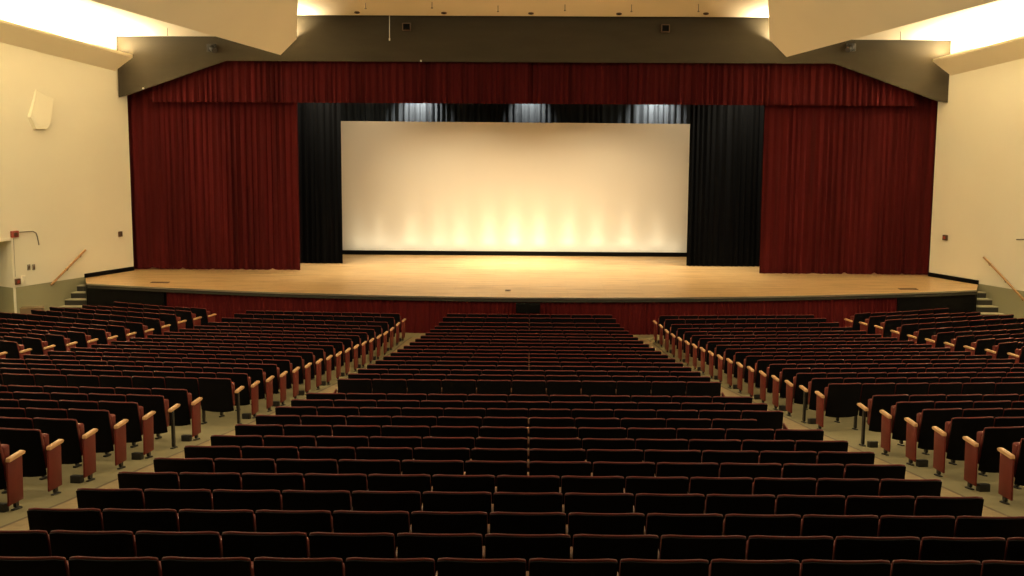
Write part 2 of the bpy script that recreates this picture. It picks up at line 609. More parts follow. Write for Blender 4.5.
o = pleats(-8.0, -6.24, 44.42, ZS + 0.02, ZC + 1.0, 0.20, 0.05, 21).build('leg_drape', M['dblack'], smooth=True)
tag(o, 'black stage leg drape hanging beside the left edge of the screen', 'curtain', 'black leg drapes')
o = pleats(5.22, 7.9, 44.45, ZS + 0.02, ZC + 1.0, 0.20, 0.05, 23).build('leg_drape', M['dblack'], smooth=True)
tag(o, 'black stage leg drape hanging beside the right edge of the screen', 'curtain', 'black leg drapes')
o = pleats(-9.5, 9.5, 48.2, ZC - 3.2, ZC + 1.0, 0.24, 0.07, 31).build('backdrop_curtain', M['backdrop'], smooth=True)
tag(o, 'dark blue pleated backdrop curtain seen above the white screen', 'curtain')

# projection screen
SY = 47.35
a0, a1, a2, a3 = at(338.5, 121, SY), at(691.5, 124, SY), at(687, 251, SY), at(342, 248, SY)
xl, xr = (a0.x + a3.x) / 2 - 0.03, (a1.x + a2.x) / 2 + 0.03
sc = empty('projection_screen', ((xl + xr) / 2, SY, ZS), 'wide plain white screen hung across the back of the stage', 'screen')
b = MB()
nx = 40
zt, zb = (a0.z + a1.z) / 2, ZS + 0.025
vs, fs = [], []
for i in range(nx + 1):
    u = i / nx
    for r in range(5):
        t = r / 4
        x = (a3.x * (1 - t) + a0.x * t) * (1 - u) + (a2.x * (1 - t) + a1.x * t) * u
        zz = zb * (1 - t) + (a0.z * (1 - u) + a1.z * u) * t
        vs.append((x, SY + 0.004 * math.sin(i * 1.7 + r), zz))
for i in range(nx):
    for r in range(4):
        a = i * 5 + r
        fs.append((a, a + 5, a + 6, a + 1))
n0 = len(vs)
vs += [(x, y + 0.012, z) for x, y, z in vs]
fs += [tuple(n0 + k for k in f[::-1]) for f in fs]
b.add(vs, fs)
b.build('screen_surface', M['screen'], sc, smooth=True)
b = MB()
b.tube([(a0.x, SY + 0.05, a0.z - 0.045), (a1.x, SY + 0.05, a1.z - 0.045)], 0.035, 10)
b.build('top_batten', M['black'], sc, smooth=True)
# low black trough that hides the footlights
tr = empty('footlight_trough', (0, SY - 0.5, ZS), 'low black footlight trough along the foot of the screen', 'light trough')
b = MB()
b.box(-7.9, 7.6, SY - 0.48, SY - 0.44, ZS, ZS + 0.15)
b.box(-7.9, 7.6, SY - 0.44, SY - 0.06, ZS, ZS + 0.02)
b.build('housing', M['black'], tr)
foot_x = [(-6.05, .35), (-5.35, .5), (-4.2, .75), (-3.2, .6), (-2.45, .95), (-1.45, 1.3), (-0.55, 1.5), (0.35, 1.4), (1.35, 1.3), (2.35, .9), (3.4, .85), (4.5, .6)]
for fx, _ in foot_x:
    b = MB()
    b.tube([(fx, SY - 0.30, ZS + 0.02), (fx, SY - 0.29, ZS + 0.10)], 0.045, 10)
    b.build('lamp_can', M['black'], tr, smooth=True)

# ------------------------------------------------------------------ apron skirt, side panels, boxes
o = pleats(-10.72, 10.78, 0, 0.015, ZS - 0.10, 0.15, 0.022, 41, yf=lambda x: arc(x) + 0.075, rows=3, top=0.8).build('stage_skirt', M['skirt'], smooth=True)
tag(o, 'red pleated skirt hanging below the curved stage edge', 'skirt')
for side in (-1, 1):
    b = MB()
    xs = np.linspace(10.80, 13.26, 7)
    for xa, xb in zip(xs, xs[1:]):
        b.prism([(side * xa, arc(xa) + 0.03, 0), (side * xb, arc(xb) + 0.03, 0), (side * xb, arc(xb) + 0.03, ZS - 0.12), (side * xa, arc(xa) + 0.03, ZS - 0.12)], (0, 0.06, 0))
    # return to the side wall behind the stairs
    p = (side * 13.26, arc(13.26) + 0.03)
    w = wall_pt(side, 40.8, 0.09)
    b.prism([(p[0], p[1], 0), (w.x, w.y, 0), (w.x, w.y, ZS - 0.06), (p[0], p[1], ZS - 0.06)], (-side * 0.05, 0.03, 0))
    o = b.build('apron_panel', M['black'])
    tag(o, 'black panel closing the stage front beside the %s stairs' % ('left' if side < 0 else 'right'), 'panel', 'black apron panels')

mb = empty('monitor_box', (0.02, arc(0) - 0.2, 0), 'small black box standing against the middle of the red stage skirt', 'box')
cbx = at(528, 308, arc(0) - 0.2)
b = MB()
b.prism([(-0.34 + cbx.x, 37.35, cbx.z - 0.13), (-0.34 + cbx.x, 37.62, cbx.z - 0.13), (-0.34 + cbx.x, 37.62, cbx.z + 0.13), (-0.34 + cbx.x, 37.35, cbx.z + 0.13)], (0.68, 0, 0))
b.build('case', M['black'], mb, bevel=0.015)
b = MB()
b.prism([(-0.30 + cbx.x, 37.345, cbx.z - 0.10), (0.30 + cbx.x, 37.345, cbx.z - 0.10), (0.30 + cbx.x, 37.34, cbx.z + 0.11), (-0.30 + cbx.x, 37.34, cbx.z + 0.11)], (0, 0.012, 0))
b.build('grille', M['black'], mb)
b = MB()
b.box(cbx.x - 0.04, cbx.x + 0.04, 37.48, 37.56, 0, cbx.z - 0.12)
b.box(cbx.x - 0.2, cbx.x + 0.2, 37.42, 37.62, 0, 0.02)
b.build('stand', M['steelblack'], mb)

# floor pockets let into the deck
for px, py, w_, lb in ((160, 282.5, .55, 'dark floor pocket lid in the stage boards near the left curtain'),
                       (908, 289, .55, 'dark floor pocket lid in the stage boards near the right curtain'),
                       (508, 290.5, .16, 'small dark floor socket lid near the middle of the stage edge')):
    v = ray(px, py)
    p = EYE + v * ((ZS - ZC) / v.z)
    b = MB()
    b.box(p.x - w_ / 2, p.x + w_ / 2, p.y - 0.13, p.y + 0.13, ZS, ZS + 0.008)
    b.box(p.x - w_ / 2 + .04, p.x + w_ / 2 - .04, p.y - 0.09, p.y + 0.09, ZS + 0.008, ZS + 0.014)
    tag(b.build('floor_pocket', M['bronze']), lb, 'floor socket', 'stage floor pockets')

# ------------------------------------------------------------------ stairs at both ends of the stage, wall handrails
for side, nm in ((-1, 'left'), (1, 'right')):
    st = empty('stage_stairs', (side * 14, 39, 0), 'short flight of dark risers and tan treads against the %s wall' % nm, 'stairs', 'stage stairs')
    nst = 5
    rise = ZS / (nst + 1)
    xin = lambda y: side * (13.29 + 0.37 * max(0, y - 39.7))
    for k in range(nst):
        zt = ZS - rise * (k + 1)
        ya, yb = (40.68 if k == 0 else 40.74 - 0.21 * k), 40.74 - 0.21 * (k + 1)
        wa, wb = wall_pt(side, ya, 0.04), wall_pt(side, yb, 0.04)
        pl = [(xin(ya), ya), (xin(yb), yb), (wb.x, wb.y), (wa.x, wa.y)]
        b = MB()
        b.prism([(x, y, 0) for x, y in pl], (0, 0, zt - 0.03), 1)
        b.prism([(x, y + (-0.02 if i in (1, 2) else 0), zt - 0.03) for i, (x, y) in enumerate(pl)], (0, 0, 0.03), 0)
        b.build('step', [M['tread'], M['riser']], st)
    pl_n = Vector((-side * WY, -WX, 0))
    pw = wall_pt(side, 39, 0.09)
    q = ((85.5, 250), (51, 285)) if side < 0 else ((983.5, 257), (1026, 302))
    a, c = onplane(*q[0], pw, pl_n), onplane(*q[1], pw, pl_n)
    hr = empty('hand_rail', (a + c) / 2, 'slanting wooden handrail on the %s wall above the stage stairs' % nm, 'handrail', 'stair handrails')
    b = MB()
    b.tube([a, a.lerp(c, .5), c], 0.032, 10)
    b.build('rail', M['wood'], hr, smooth=True)
    for t in (0.12, 0.5, 0.9):
        p = a.lerp(c, t)
        b = MB()
        b.tube([p - Vector((0, 0, 0.02)), p - Vector((0, 0, 0.07)) - pl_n * 0.03, p - Vector((0, 0, 0.07)) - pl_n * 0.085], 0.014, 6)
        b.obox(p - Vector((0, 0, 0.07)) - pl_n * 0.082, pl_n * 0.008, Vector((0, 0, 0.04)), Vector((-pl_n.y, pl_n.x, 0)) * 0.04)
        b.build('bracket', M['bronze'], hr)


# ------------------------------------------------------------------ small things on the side walls
def wallframe(side):
    n = Vector((-side * WY, -WX, 0))
    t = Vector((0, 0, 1)).cross(n).normalized()
    if t.x < 0:
        t = -t
    return wall_pt(side, 39), n, t


def plate(name, side, px, py, wpx, hpx, mtl, label, cat, depth=0.05, group=None, face=None):
    """box on a wall: cover plus a smaller raised face"""
    p0, n, t = wallframe(side)
    c = onplane(px, py, p0, n)
    c = c + n * 0.004
    s = (c - EYE).length / F
    r = empty(name, c, label, cat, group)
    hw = wpx * s / 2 / 0.8
    hh = hpx * s / 2
    b = MB()
    b.obox(c + n * depth / 2, t * hw, n * depth / 2, Vector((0, 0, hh)))
    b.build('housing', mtl, r, bevel=0.006)
    b = MB()
    b.obox(c + n * (depth + 0.006), t * hw * 0.5, n * 0.012, Vector((0, 0, hh * 0.5)))
    b.build('face_plate', face or mtl, r, bevel=0.004)
    return r, c, n, t


plate('alarm_box', -1, 119.5, 234, 3, 5, M['bronze'], 'small dark bronze box high on the left wall near the curtain', 'wall box', 0.07)
plate('alarm_box', 1, 946, 237.5, 4, 5, M['bronze'], 'small dark bronze box on the right wall near the curtain', 'wall box', 0.07, face=M['alarm'])
r_, c_, n_, t_ = plate('fire_alarm', -1, 13.5, 234, 6, 6, M['alarm'], 'red fire alarm box above the left doorway corner', 'fire alarm', 0.09, face=M['bronze'])
p0, n, t = wallframe(-1)
b = MB()
b.tube([onplane(x, y, p0 + n * 0.02, n) for x, y in ((17, 232.3), (25, 231.8), (33, 231.3), (36, 233), (37.5, 237), (39, 245))], 0.016, 6)
b.build('conduit', M['gray'], r_, smooth=True)
b = MB()
b.tube([onplane(x, y, p0 + n * 0.02, n) for x, y in ((13.4, 238), (14.2, 258), (15.2, 277))], 0.012, 6)
b.build('drop_conduit', M['gray'], r_, smooth=True)
plate('light_switch', -1, 28.5, 267.3, 2.6, 5.5, M['gray'], 'first of two brown switch plates on left wall, nearer the doorway', 'switch', 0.02, 'switch plates', M['bronze'])
plate('light_switch', -1, 33.3, 267.2, 2.6, 5.5, M['gray'], 'second of two brown switch plates on left wall, nearer the handrail', 'switch', 0.02, 'switch plates', M['bronze'])
plate('call_box', -1, 16.5, 281.5, 4.5, 5.5, M['bronze'], 'dark red box low on the left wall beside the doorway', 'wall box', 0.08, face=M['alarm'])
plate('access_panel', -1, 23.5, 280, 4, 9, M['wall'], 'cream cover plate on left wall beside the dark red box', 'cover plate', 0.02)
# steel rod on the right wall
p0, n, t = wallframe(1)
b = MB()
b.tube([onplane(x, y, p0 + n * 0.05, n) for x, y in ((1016.5, 239.5), (1024, 239.5), (1034, 239.5))], 0.02, 6)
b.tube([onplane(1017, 239.5, p0 + n * 0.05, n), onplane(1017, 239.5, p0, n)], 0.02, 6)
tag(b.build('wall_conduit', M['gray'], smooth=True), 'short grey conduit on the right wall above the handrail', 'conduit')


def wall_speaker(side, pts, label):
    """wedge shaped speaker cover: a hexagonal front that leans off the wall towards its foot"""
    p0, n, t = wallframe(side)
    sp = empty('wall_speaker', onplane(*pts[3], p0, n), label, 'speaker', 'wall speakers')
    offs = [0.02, 0.02, 0.10, 0.14, 0.14, 0.10]
    back = [onplane(x, y, p0, n) for x, y in pts]
    front = [p + n * o_ for p, o_ in zip(back, offs)]
    k = len(pts)
    cen = sum(front, Vector()) / k
    front2 = [p.lerp(cen, 0.06) for p in front]
    b = MB()
    fs = [tuple(range(k, 2 * k))[::-1]] + [(i, (i + 1) % k, k + (i + 1) % k, k + i) for i in range(k)] + [tuple(range(k))]
    b.add(back + front2, fs)
    b.build('cabinet', M['speaker'], sp)
    g = [p.lerp(cen, 0.25) + n * 0.006 for p in front]
    b = MB()
    b.prism(g, n * 0.006)
    b.build('grille_cloth', M['speaker'], sp)


wall_speaker(-1, [(35.5, 89), (54, 99), (49, 122), (44, 129.5), (33, 129.5), (27.5, 117)], 'cream wedge shaped speaker cover high on the left wall')
wall_speaker(1, [(1044, 93), (1022, 101), (1025, 124), (1030, 133), (1041, 133), (1049, 121)], 'cream wedge shaped speaker cover at the edge of the right wall')

# ------------------------------------------------------------------ fittings on the header and ceiling
for px, py, lb in ((212.5, 48, 'small black spotlight on the left slope of the dark header'), (407, 27, 'small dark box speaker on the header left of centre'),
                   (665, 28.5, 'small dark box speaker on the header right of centre'), (850, 47.5, 'small black spotlight on the right slope of the dark header')):
    p = at(px, py, FY)
    spot = px in (212.5, 850)
    r = empty('header_spotlight' if spot else 'mounted_speaker', p, lb, 'spotlight' if spot else 'speaker', 'fittings on the header')
    b = MB()
    b.box(p.x - 0.13, p.x + 0.13, FY - 0.20, FY - 0.06, p.z - 0.12, p.z + 0.12)
    b.build('case', M['bronze'] if not spot else M['steelblack'], r, bevel=0.015)
    b = MB()
    b.box(p.x - 0.03, p.x + 0.03, FY - 0.07, FY, p.z - 0.04, p.z + 0.04)
    b.build('bracket', M['steelblack'], r)
    b = MB()
    if spot:
        sg = 1 if px < 500 else -1
        b.tube([(p.x + sg * 0.02, FY - 0.18, p.z), (p.x + sg * 0.14, FY - 0.33, p.z - 0.08)], 0.09, 12)
        b.build('lamp_barrel', M['steelblack'], r, smooth=True)
    else:
        b.box(p.x - 0.10, p.x + 0.10, FY - 0.21, FY - 0.199, p.z - 0.09, p.z + 0.09)
        b.build('grille', M['black'], r)
a, c = at(389.5, 17, FY - 0.05), at(389.5, 38, FY - 0.05)
b = MB()
b.tube([a + Vector((0, 0, 0.1)), c], 0.012, 6)
b.tube([c, c - Vector((0, 0, 0.08))], 0.022, 8)
tag(b.build('hanging_cord', M['steel'], smooth=True), 'thin white cord hanging down in front of the dark header', 'cord')
for px, py, lb in ((143.5, 89, 'tiny white hook on the left sloping edge of the header'), (421, 61.5, 'tiny white hook on the lower edge of the header')):
    p = at(px, py, FY)
    b = MB()
    b.tube([(p.x, FY + 0.01, p.z + 0.02), (p.x, FY - 0.05, p.z + 0.02)], 0.03, 8)
    b.tube([(p.x, FY - 0.05, p.z + 0.02), (p.x, FY - 0.07, p.z + 0.02)], 0.02, 8)
    tag(b.build('white_hook', M['steel'], smooth=True), lb, 'hook', 'header hooks')


def ceil_hit(px, py):
    nn = Vector((0, SL, 1)).normalized()
    return onplane(px, py, Vector((0, FY, ZC + 1.89)), nn)


ordn = ['first', 'second', 'third', 'fourth', 'fifth', 'sixth', 'seventh', 'eighth', 'ninth', 'tenth', 'eleventh', 'twelfth', 'thirteenth', 'fourteenth', 'fifteenth', 'sixteenth', 'seventeenth', 'eighteenth']
for k, (px, py) in enumerate(((357, 12), (444, 12.6), (531, 13), (619, 13.4), (706, 13.2))):
    p = ceil_hit(px, py)
    r = empty('ceiling_downlight', p, 'small unlit round downlight in the ceiling strip, %s from left' % ordn[k], 'downlight', 'downlights above the header')
    nn = Vector((0, SL, 1)).normalized()
    b = MB()
    b.tube([p + nn * 0.01, p - nn * 0.03], 0.085, 16)
    b.build('trim_ring', M['bronze'], r, smooth=True)
    b = MB()
    b.tube([p - nn * 0.028, p - nn * 0.036], 0.055, 16)
    b.build('lens', M['black'], r, smooth=True)
for k, (px, py0, py1) in enumerate(((365.5, 3, 8), (432, 2, 7.5), (498, 5.5, 11), (565, 4.5, 10), (631.5, 4.5, 11), (698.5, 4, 11))):
    p = ceil_hit(px, py0)
    q = at(px, py1, p.y)
    b = MB()
    b.tube([p, q], 0.012, 6)
    b.tube([q, q - Vector((0, 0, 0.03))], 0.03, 8)
    tag(b.build('ceiling_rod', M['gray'], smooth=True), 'thin rod hanging from the lit ceiling strip, %s from left' % ordn[k], 'rod', 'rods hanging from the ceiling')
for px, py0, py1, lb in ((167.5, 28, 35, 'thin rod hanging from the ceiling beside the left cove'), (900.5, 31.5, 39.5, 'thin rod hanging from the ceiling beside the right cove')):
    nn = Vector((0, SL, 1)).normalized()
    p = onplane(px, py0, Vector((0, FY, ZC + 1.23)), nn)
    q = at(px, py1, p.y)
    b = MB()
    b.tube([p, q], 0.012, 6)
    b.tube([q, q - Vector((0, 0, 0.02))], 0.022, 8)
    tag(b.build('ceiling_rod', M['gray'], smooth=True), lb, 'rod', 'rods hanging from the ceiling')
# low box by the left stairs
p = at(35, 312, 38.2)
b = MB()
b.prism([(p.x - .32, 37.9, 0), (p.x + .28, 38.05, 0), (p.x + .22, 38.35, 0), (p.x - .36, 38.2, 0)], (0, 0, 0.62))
b.prism([(p.x - .33, 37.88, .62), (p.x + .29, 38.03, .62), (p.x + .23, 38.36, .62), (p.x - .37, 38.21, .62)], (0, 0, 0.02))
tag(b.build('lectern_box', M['brown'], bevel=0.006), 'low brown box on the floor between left doorway and stairs', 'box')

# ------------------------------------------------------------------ theatre seats
PW = 0.55        # nominal pitch
TILT = 0.21


def back_y(z):
    return 0.105 - (z - 0.24) * TILT


def curved(w, z0, z1, ya, yb, nx=8, nz=4, rcorner=0.05, bow=0.03, zpow=0.0, taper=0.0):
    """curved slab between front offset yb and rear offset ya of the seat back surface"""
    hw = w / 2
    vs, fs = [], []
    for lay, off in ((0, ya), (1, yb)):
        for i in range(nx + 1):
            u = -1 + 2 * i / nx
            u = math.copysign(abs(u) ** 0.8, u)
            for r in range(nz + 1):
                t = r / nz
                z = z0 + (z1 - z0) * t
                e = max(0, abs(u) - (1 - rcorner / hw)) / (rcorner / hw)
                if r == nz:
                    z -= 0.35 * rcorner * e * e
                if r == 0:
                    z += (0.9 * rcorner + zpow) * abs(u) ** 3
                x = u * hw
                vs.append((x, back_y(z) + bow * u * u + (ya + (off - ya) * (1 - taper * t ** 3)), z))
    n = (nx + 1) * (nz + 1)
    for i in range(nx):
        for r in range(nz):
            a = i * (nz + 1) + r
            c = a + nz + 1
            fs.append((a, c, c + 1, a + 1))
            fs.append((n + a, n + a + 1, n + c + 1, n + c))
        a = i * (nz + 1)
        c = a + nz + 1
        fs.append((a, n + a, n + c, c))
        fs.append((a + nz, c + nz, n + c + nz, n + a + nz))
    for r in range(nz):
        fs.append((r, r + 1, n + r + 1, n + r))
        a = nx * (nz + 1) + r
        fs.append((a, n + a, n + a + 1, a + 1))
    b = MB()
    b.add(vs, fs)
    return b


def me_seat():
    d = {}
    d['back_shell'] = curved(0.530, 0.20, 0.762, 0.0, 0.016, rcorner=0.03).mesh('back_shell', M['shell'], smooth=True)
    d['back_cushion'] = curved(0.533, 0.27, 0.774, 0.0165, 0.088, nz=6, rcorner=0.03, taper=0.62).mesh('back_cushion', M['uph'], bevel=0.0)
    bm = bmesh.new()
    bm.from_mesh(d['back_cushion'])
    ed = [e for e in bm.edges if len(e.link_faces) == 2 and e.calc_face_angle(0) > 1.0]
    bmesh.ops.bevel(bm, geom=ed, offset=0.012, segments=2, affect='EDGES', profile=0.5, clamp_overlap=True)
    bm.to_mesh(d['back_cushion'])
    bm.free()
    d['back_cushion'].polygons.foreach_set('use_smooth', [True] * len(d['back_cushion'].polygons))
    # seat, tipped up
    b = MB()
    b.prism([(-.250, .195, .30), (-.250, .285, .275), (-.250, .290, .665), (-.250, .150, .675)], (.50, 0, 0))
    d['seat_cushion'] = b.mesh('seat_cushion', M['uph'], bevel=0.028, seg=3)
    b = MB()
    b.prism([(-.235, .289, .285), (-.235, .306, .29), (-.235, .310, .65), (-.235, .294, .655)], (.47, 0, 0))
    d['seat_pan'] = b.mesh('seat_pan', M['shell'], bevel=0.006, seg=1)

    def leg(x):
        b = MB()
        b.prism([(x - .017, .215, .0), (x - .017, .285, .0), (x - .017, .275, .533), (x - .017, .215, .533)], (.034, 0, 0))
        b.prism([(x - .021, .17, -0.027), (x - .021, .34, -0.045), (x - .021, .34, -.022), (x - .021, .17, -.004)], (.042, 0, 0))
        return b.mesh('leg', M['steelblack'], bevel=0.004, seg=1)

    def arm(x):
        b = MB()
        b.prism([(x - .022, .16, .535), (x - .022, .38, .545), (x - .022, .39, .561), (x - .022, .36, .571), (x - .022, .17, .562)], (.044, 0, 0))
        return b.mesh('armrest', M['armdark'], bevel=0.008, seg=2)
    d['leg_l'], d['leg_r'] = leg(-PW / 2), leg(PW / 2)
    EO = 0.03        # the aisle ends stand a little clear of the last seat
    d['eleg_l'], d['eleg_r'] = leg(-PW / 2 - EO), leg(PW / 2 + EO)
    d['arm_l'], d['arm_r'] = arm(-PW / 2), arm(PW / 2)

    def panel(x, s):
        b = MB()
        x = x + s * 0.019
        x0, x1 = min(x, x + s * .022), max(x, x + s * .022)
        b.prism([(x0, .035, .07), (x0, .335, .06), (x0, .355, .538), (x0, .055, .532)], (x1 - x0, 0, 0))
        me = b.mesh('end_panel', M['panel'], bevel=0.006, seg=2)
        b = MB()
        x0, x1 = x - s * 0.010, x + s * .044
        x0, x1 = min(x0, x1), max(x0, x1)
        b.prism([(x0, .06, .532), (x0, .37, .542), (x0, .395, .562), (x0, .36, .584), (x0, .07, .574)], (x1 - x0, 0, 0))
        ar = b.mesh('armrest', M['arm'], bevel=0.008, seg=2)
        b = MB()
        b.prism([(x - s * .04, .04, -.01), (x - s * .04, .15, -.02), (x - s * .04, .15, .075), (x - s * .04, .04, .09)], (-s * .13, 0, 0))
        bx = b.mesh('aisle_light', M['steelblack'], bevel=0.012, seg=2)
        return me, ar, bx
    d['pan_l'], d['parm_l'], d['box_l'] = panel(-PW / 2 - EO, -1)
    d['pan_r'], d['parm_r'], d['box_r'] = panel(PW / 2 + EO, 1)
    return d


SM = me_seat()

# every seat: dict(pos, yaw, scale x, parts, label bits, dist)
SEATS = []


def row(block, rowkey, p0, dirv, width, n, yaw, vis_gap, ends, flags, mult=None, zfix=None):
    """n seats laid from p0 along dirv (left to right in the hall); ends: which ends are aisle ends; p0 is the row's left end"""
    ws = [1.0] * n
    if mult:
        ws = [mult(-1 + 2 * (i + .5) / n) for i in range(n)]
    tot = sum(ws)
    s = 0
    for i in range(n):
        wdt = width * ws[i] / tot
        c = p0 + dirv * (s + wdt / 2)
        s += wdt
        SEATS.append(dict(block=block, row=rowkey, i=i, n=n, x=c.x, y=c.y, z=floor_z(c.y) if zfix is None else zfix, yaw=yaw, sx=wdt / PW,
                          first=(i == 0), last=(i == n - 1), ends=ends, flags=flags, gap=vis_gap))


HS = 0.776
# centre block: 13 rows behind the cross aisle, 18 ahead of it
endmult = lambda u: 1.0 - 0.05 * u * u
cntB = [11, 11, 12, 12, 12, 12, 12, 12, 13, 13, 13, 13, 14]
for j in range(13):
    D = 18.35 - 0.9 * j
    hw = 0.018 + [3.117, 3.169, 3.207, 3.271, 3.321, 3.382, 3.430, 3.483, 3.536, 3.588, 3.635, 3.70, 3.77][j]
    n = cntB[j]
    c0 = -hw
    if j == 12:
        D -= 0.03
    sk = {10: 0.006, 11: 0.014, 12: 0.032}.get(j, 0.0)     # the last rows run a touch askew
    row('centre', ('B', j), Vector((c0, D - sk * hw * 0.6, 0)), Vector((1, sk, 0)), 2 * hw, n, 0, .9, 'lr', dict(panel=True), endmult if 6 < j < 12 else None)
    if j == 3:
        SEATS.pop()          # the gap at the right end of this row
for i in range(18):
    D = 20.7 + 0.9 * i
    hw = 0.02 + 3.014 + (2.241 - 3.014) * i / 17
    n = [11, 11, 11, 10, 10, 10, 10, 10, 10, 9, 9, 9, 9, 9, 8, 8, 8, 8][i]
    row('centre', ('F', i), Vector((-hw, D, 0)), Vector((1, 0, 0)), 2 * hw, n, 0, 1.9 if i == 0 else .9, 'lr', dict(panel=True))

RA = math.radians(7.5)
dark_end = {(-1, 'F', 0), (-1, 'R', 1), (1, 'R', 0), (1, 'F', 1)}
for side in (-1, 1):
    nm = 'left' if side < 0 else 'right'
    for i in range(18):           # i = 0 is the row on the cross aisle
        k = 17 - i
        D = 36.15 - 0.9 * k - 0.24
        xin = 3.52 + 0.0690 * k
        xout = 7.84 + 0.137 * k
        n = int(round((xout - xin) / math.cos(RA) / 0.552))
        wd = (xout - xin) / math.cos(RA)
        dirv = Vector((math.cos(RA), math.sin(RA) * side, 0))     # left to right
        # pivot is the aisle end
        inner = Vector((side * xin, D, 0))
        p0 = inner - dirv * wd if side < 0 else inner
        row(nm, ('F', i), p0, dirv, wd, n, RA * side, 1.9 if i == 0 else .9, 'r' if side < 0 else 'l',
            dict(panel=(side, 'F', i) not in dark_end, box=(i % 2 == 1)))
    for j in range(8):
        D = 19.05 - 0.913 * j - 0.29
        xin = 4.91 + 0.087 * j
        n = 9
        wd = n * 0.553
        dirv = Vector((math.cos(RA), math.sin(RA) * side, 0))
        inner = Vector((side * xin, D, 0))
        p0 = inner - dirv * wd if side < 0 else inner
        row(nm, ('R', j), p0, dirv, wd, n, RA * side, .9, 'r' if side < 0 else 'l',
            dict(panel=(side, 'R', j) not in dark_end, box=(j % 2 == 0)))
    # outer block beyond the second aisle
    OA = math.radians(24)
    for k in range(13):           # k = 0 is the row at the stage
        D = 37.25 - 0.89 * k - 0.2
        xin = 9.09 + 0.192 * k
        n = min(9, 6 + k) if k < 4 else 9
        n = [6, 7, 8, 8][k] if k < 4 else 9
        wd = n * 0.553
        dirv = Vector((math.cos(OA), math.sin(OA) * side, 0))
        inner = Vector((side * xin, D, 0))
        p0 = inner - dirv * wd if side < 0 else inner
        row(nm + ' outer', ('O', k), p0, dirv, wd, n, OA * side, .9, 'r' if side < 0 else 'l', dict(panel=True, box=False))

# rank what shows largest
for s in SEATS:
    top = Vector((s['x'], s['y'], s['z'] + HS))
    px, py = proj(top)
    beh = Vector((s['x'], s['y'] - s['gap'], floor_z(s['y'] - s['gap']) + HS))
    _, py2 = proj(beh)
    sc_ = F / (top - EYE).dot(fw)
    s['px'], s['py'] = px, py
    s['pw'] = PW * sc_
    hvis = min(max(py2 - py, 1.0), 0.6 * sc_, max(0.0, 576 - py))
    wvis = max(0.0, min(1024, px + s['pw'] / 2) - max(0, px - s['pw'] / 2))
    s['score'] = hvis * wvis if wvis > 0.12 * s['pw'] else 0.0
order = sorted(SEATS, key=lambda s: -s['score'])
chosen = [s for s in order if s['score'] > 0][:300]
ids = set(id(s) for s in chosen)

# labels: place of each chosen seat among those that show
rows = {}
for s in SEATS:
    if s['score'] > 0:
        rows.setdefault((s['block'], s['row']), []).append(s)
for lst in rows.values():
    lst.sort(key=lambda s: s['px'])
    for q, s in enumerate(lst):
        s['q'], s['nq'] = q, len(lst)


def seat_label(s):
    kind, k = s['row']
    where = {'B': '%s row behind cross aisle' % ordn[k], 'R': '%s row behind cross aisle' % ordn[k],
             'F': '%s row ahead of cross aisle' % ordn[k], 'O': '%s row from the stage' % ordn[k]}[kind]
    if s['block'] == 'centre':
        which = '%s from left' % ordn[s['q']]
        look = 'black-backed maroon seat'
        return '%s, %s in centre block\'s %s' % (look, which, where)
    inner = (s['nq'] - 1 - s['q']) if s['block'].startswith('left') else s['q']
    if inner == 0:
        look = 'seat with red end panel' if s['flags'].get('panel') else 'seat with dark end post'
        return '%s on the aisle, %s block\'s %s' % (look, s['block'], where)
    return 'black-backed seat, %s from aisle in %s block\'s %s' % (ordn[inner], s['block'], where)


def parts_of(s):
    p = ['back_shell', 'back_cushion', 'seat_cushion']
    fl = s['flags']
    el = s['first'] and 'l' in s['ends']
    er = s['last'] and 'r' in s['ends']
    ce = s['block'] == 'centre'
    p.append('eleg_l' if el and not ce else 'leg_l')
    if el:
        p.append('arm_l' if ce else 'parm_l')
        if fl.get('panel'):
            p.append('pan_l')
        if fl.get('box'):
            p.append('box_l')
    else:
        p.append('arm_l')
    if s['last'] or (s['block'] == 'centre' and s['row'] == ('B', 3) and s['i'] == s['n'] - 2):
        p.append('eleg_r' if er and not ce else 'leg_r')
        if er:
            p.append('arm_r' if ce else 'parm_r')
            if fl.get('panel'):
                p.append('pan_r')
            if fl.get('box'):
                p.append('box_r')
        else:
            p.append('arm_r')
    return p


NM = {'eleg_l': 'leg', 'eleg_r': 'leg', 'leg_l': 'leg', 'leg_r': 'leg', 'arm_l': 'armrest', 'arm_r': 'armrest', 'parm_l': 'armrest', 'parm_r': 'armrest', 'pan_l': 'end_panel', 'pan_r': 'end_panel', 'box_l': 'aisle_light', 'box_r': 'aisle_light'}
proto = {}
for k_, me in SM.items():
    proto[k_] = bpy.data.objects.new(NM.get(k_, k_), me)
GR = {'B': 'centre seats behind the cross aisle', 'F': 'seats ahead of the cross aisle', 'R': 'side seats behind the cross aisle', 'O': 'outer side seats by the stage'}
for s in chosen:
    r = bpy.data.objects.new('theatre_seat', None)
    r.empty_display_size = 0.1
    C.objects.link(r)
    r.location = (s['x'], s['y'], s['z'])
    r.rotation_euler = (0, 0, s['yaw'])
    r.scale = (s['sx'], 1, 1)
    tag(r, seat_label(s), 'theatre seat', GR[s['row'][0]] if s['block'] == 'centre' or s['row'][0] != 'F' else s['block'] + ' side seats ahead of the cross aisle')
    for pn in parts_of(s):
        c = proto[pn].copy()
        C.objects.link(c)
        c.parent = r
        if pn == 'seat_cushion':
            c2 = proto['seat_pan'].copy()
            C.objects.link(c2)
            c2.parent = c
for k_ in proto.values():
    bpy.data.objects.remove(k_)

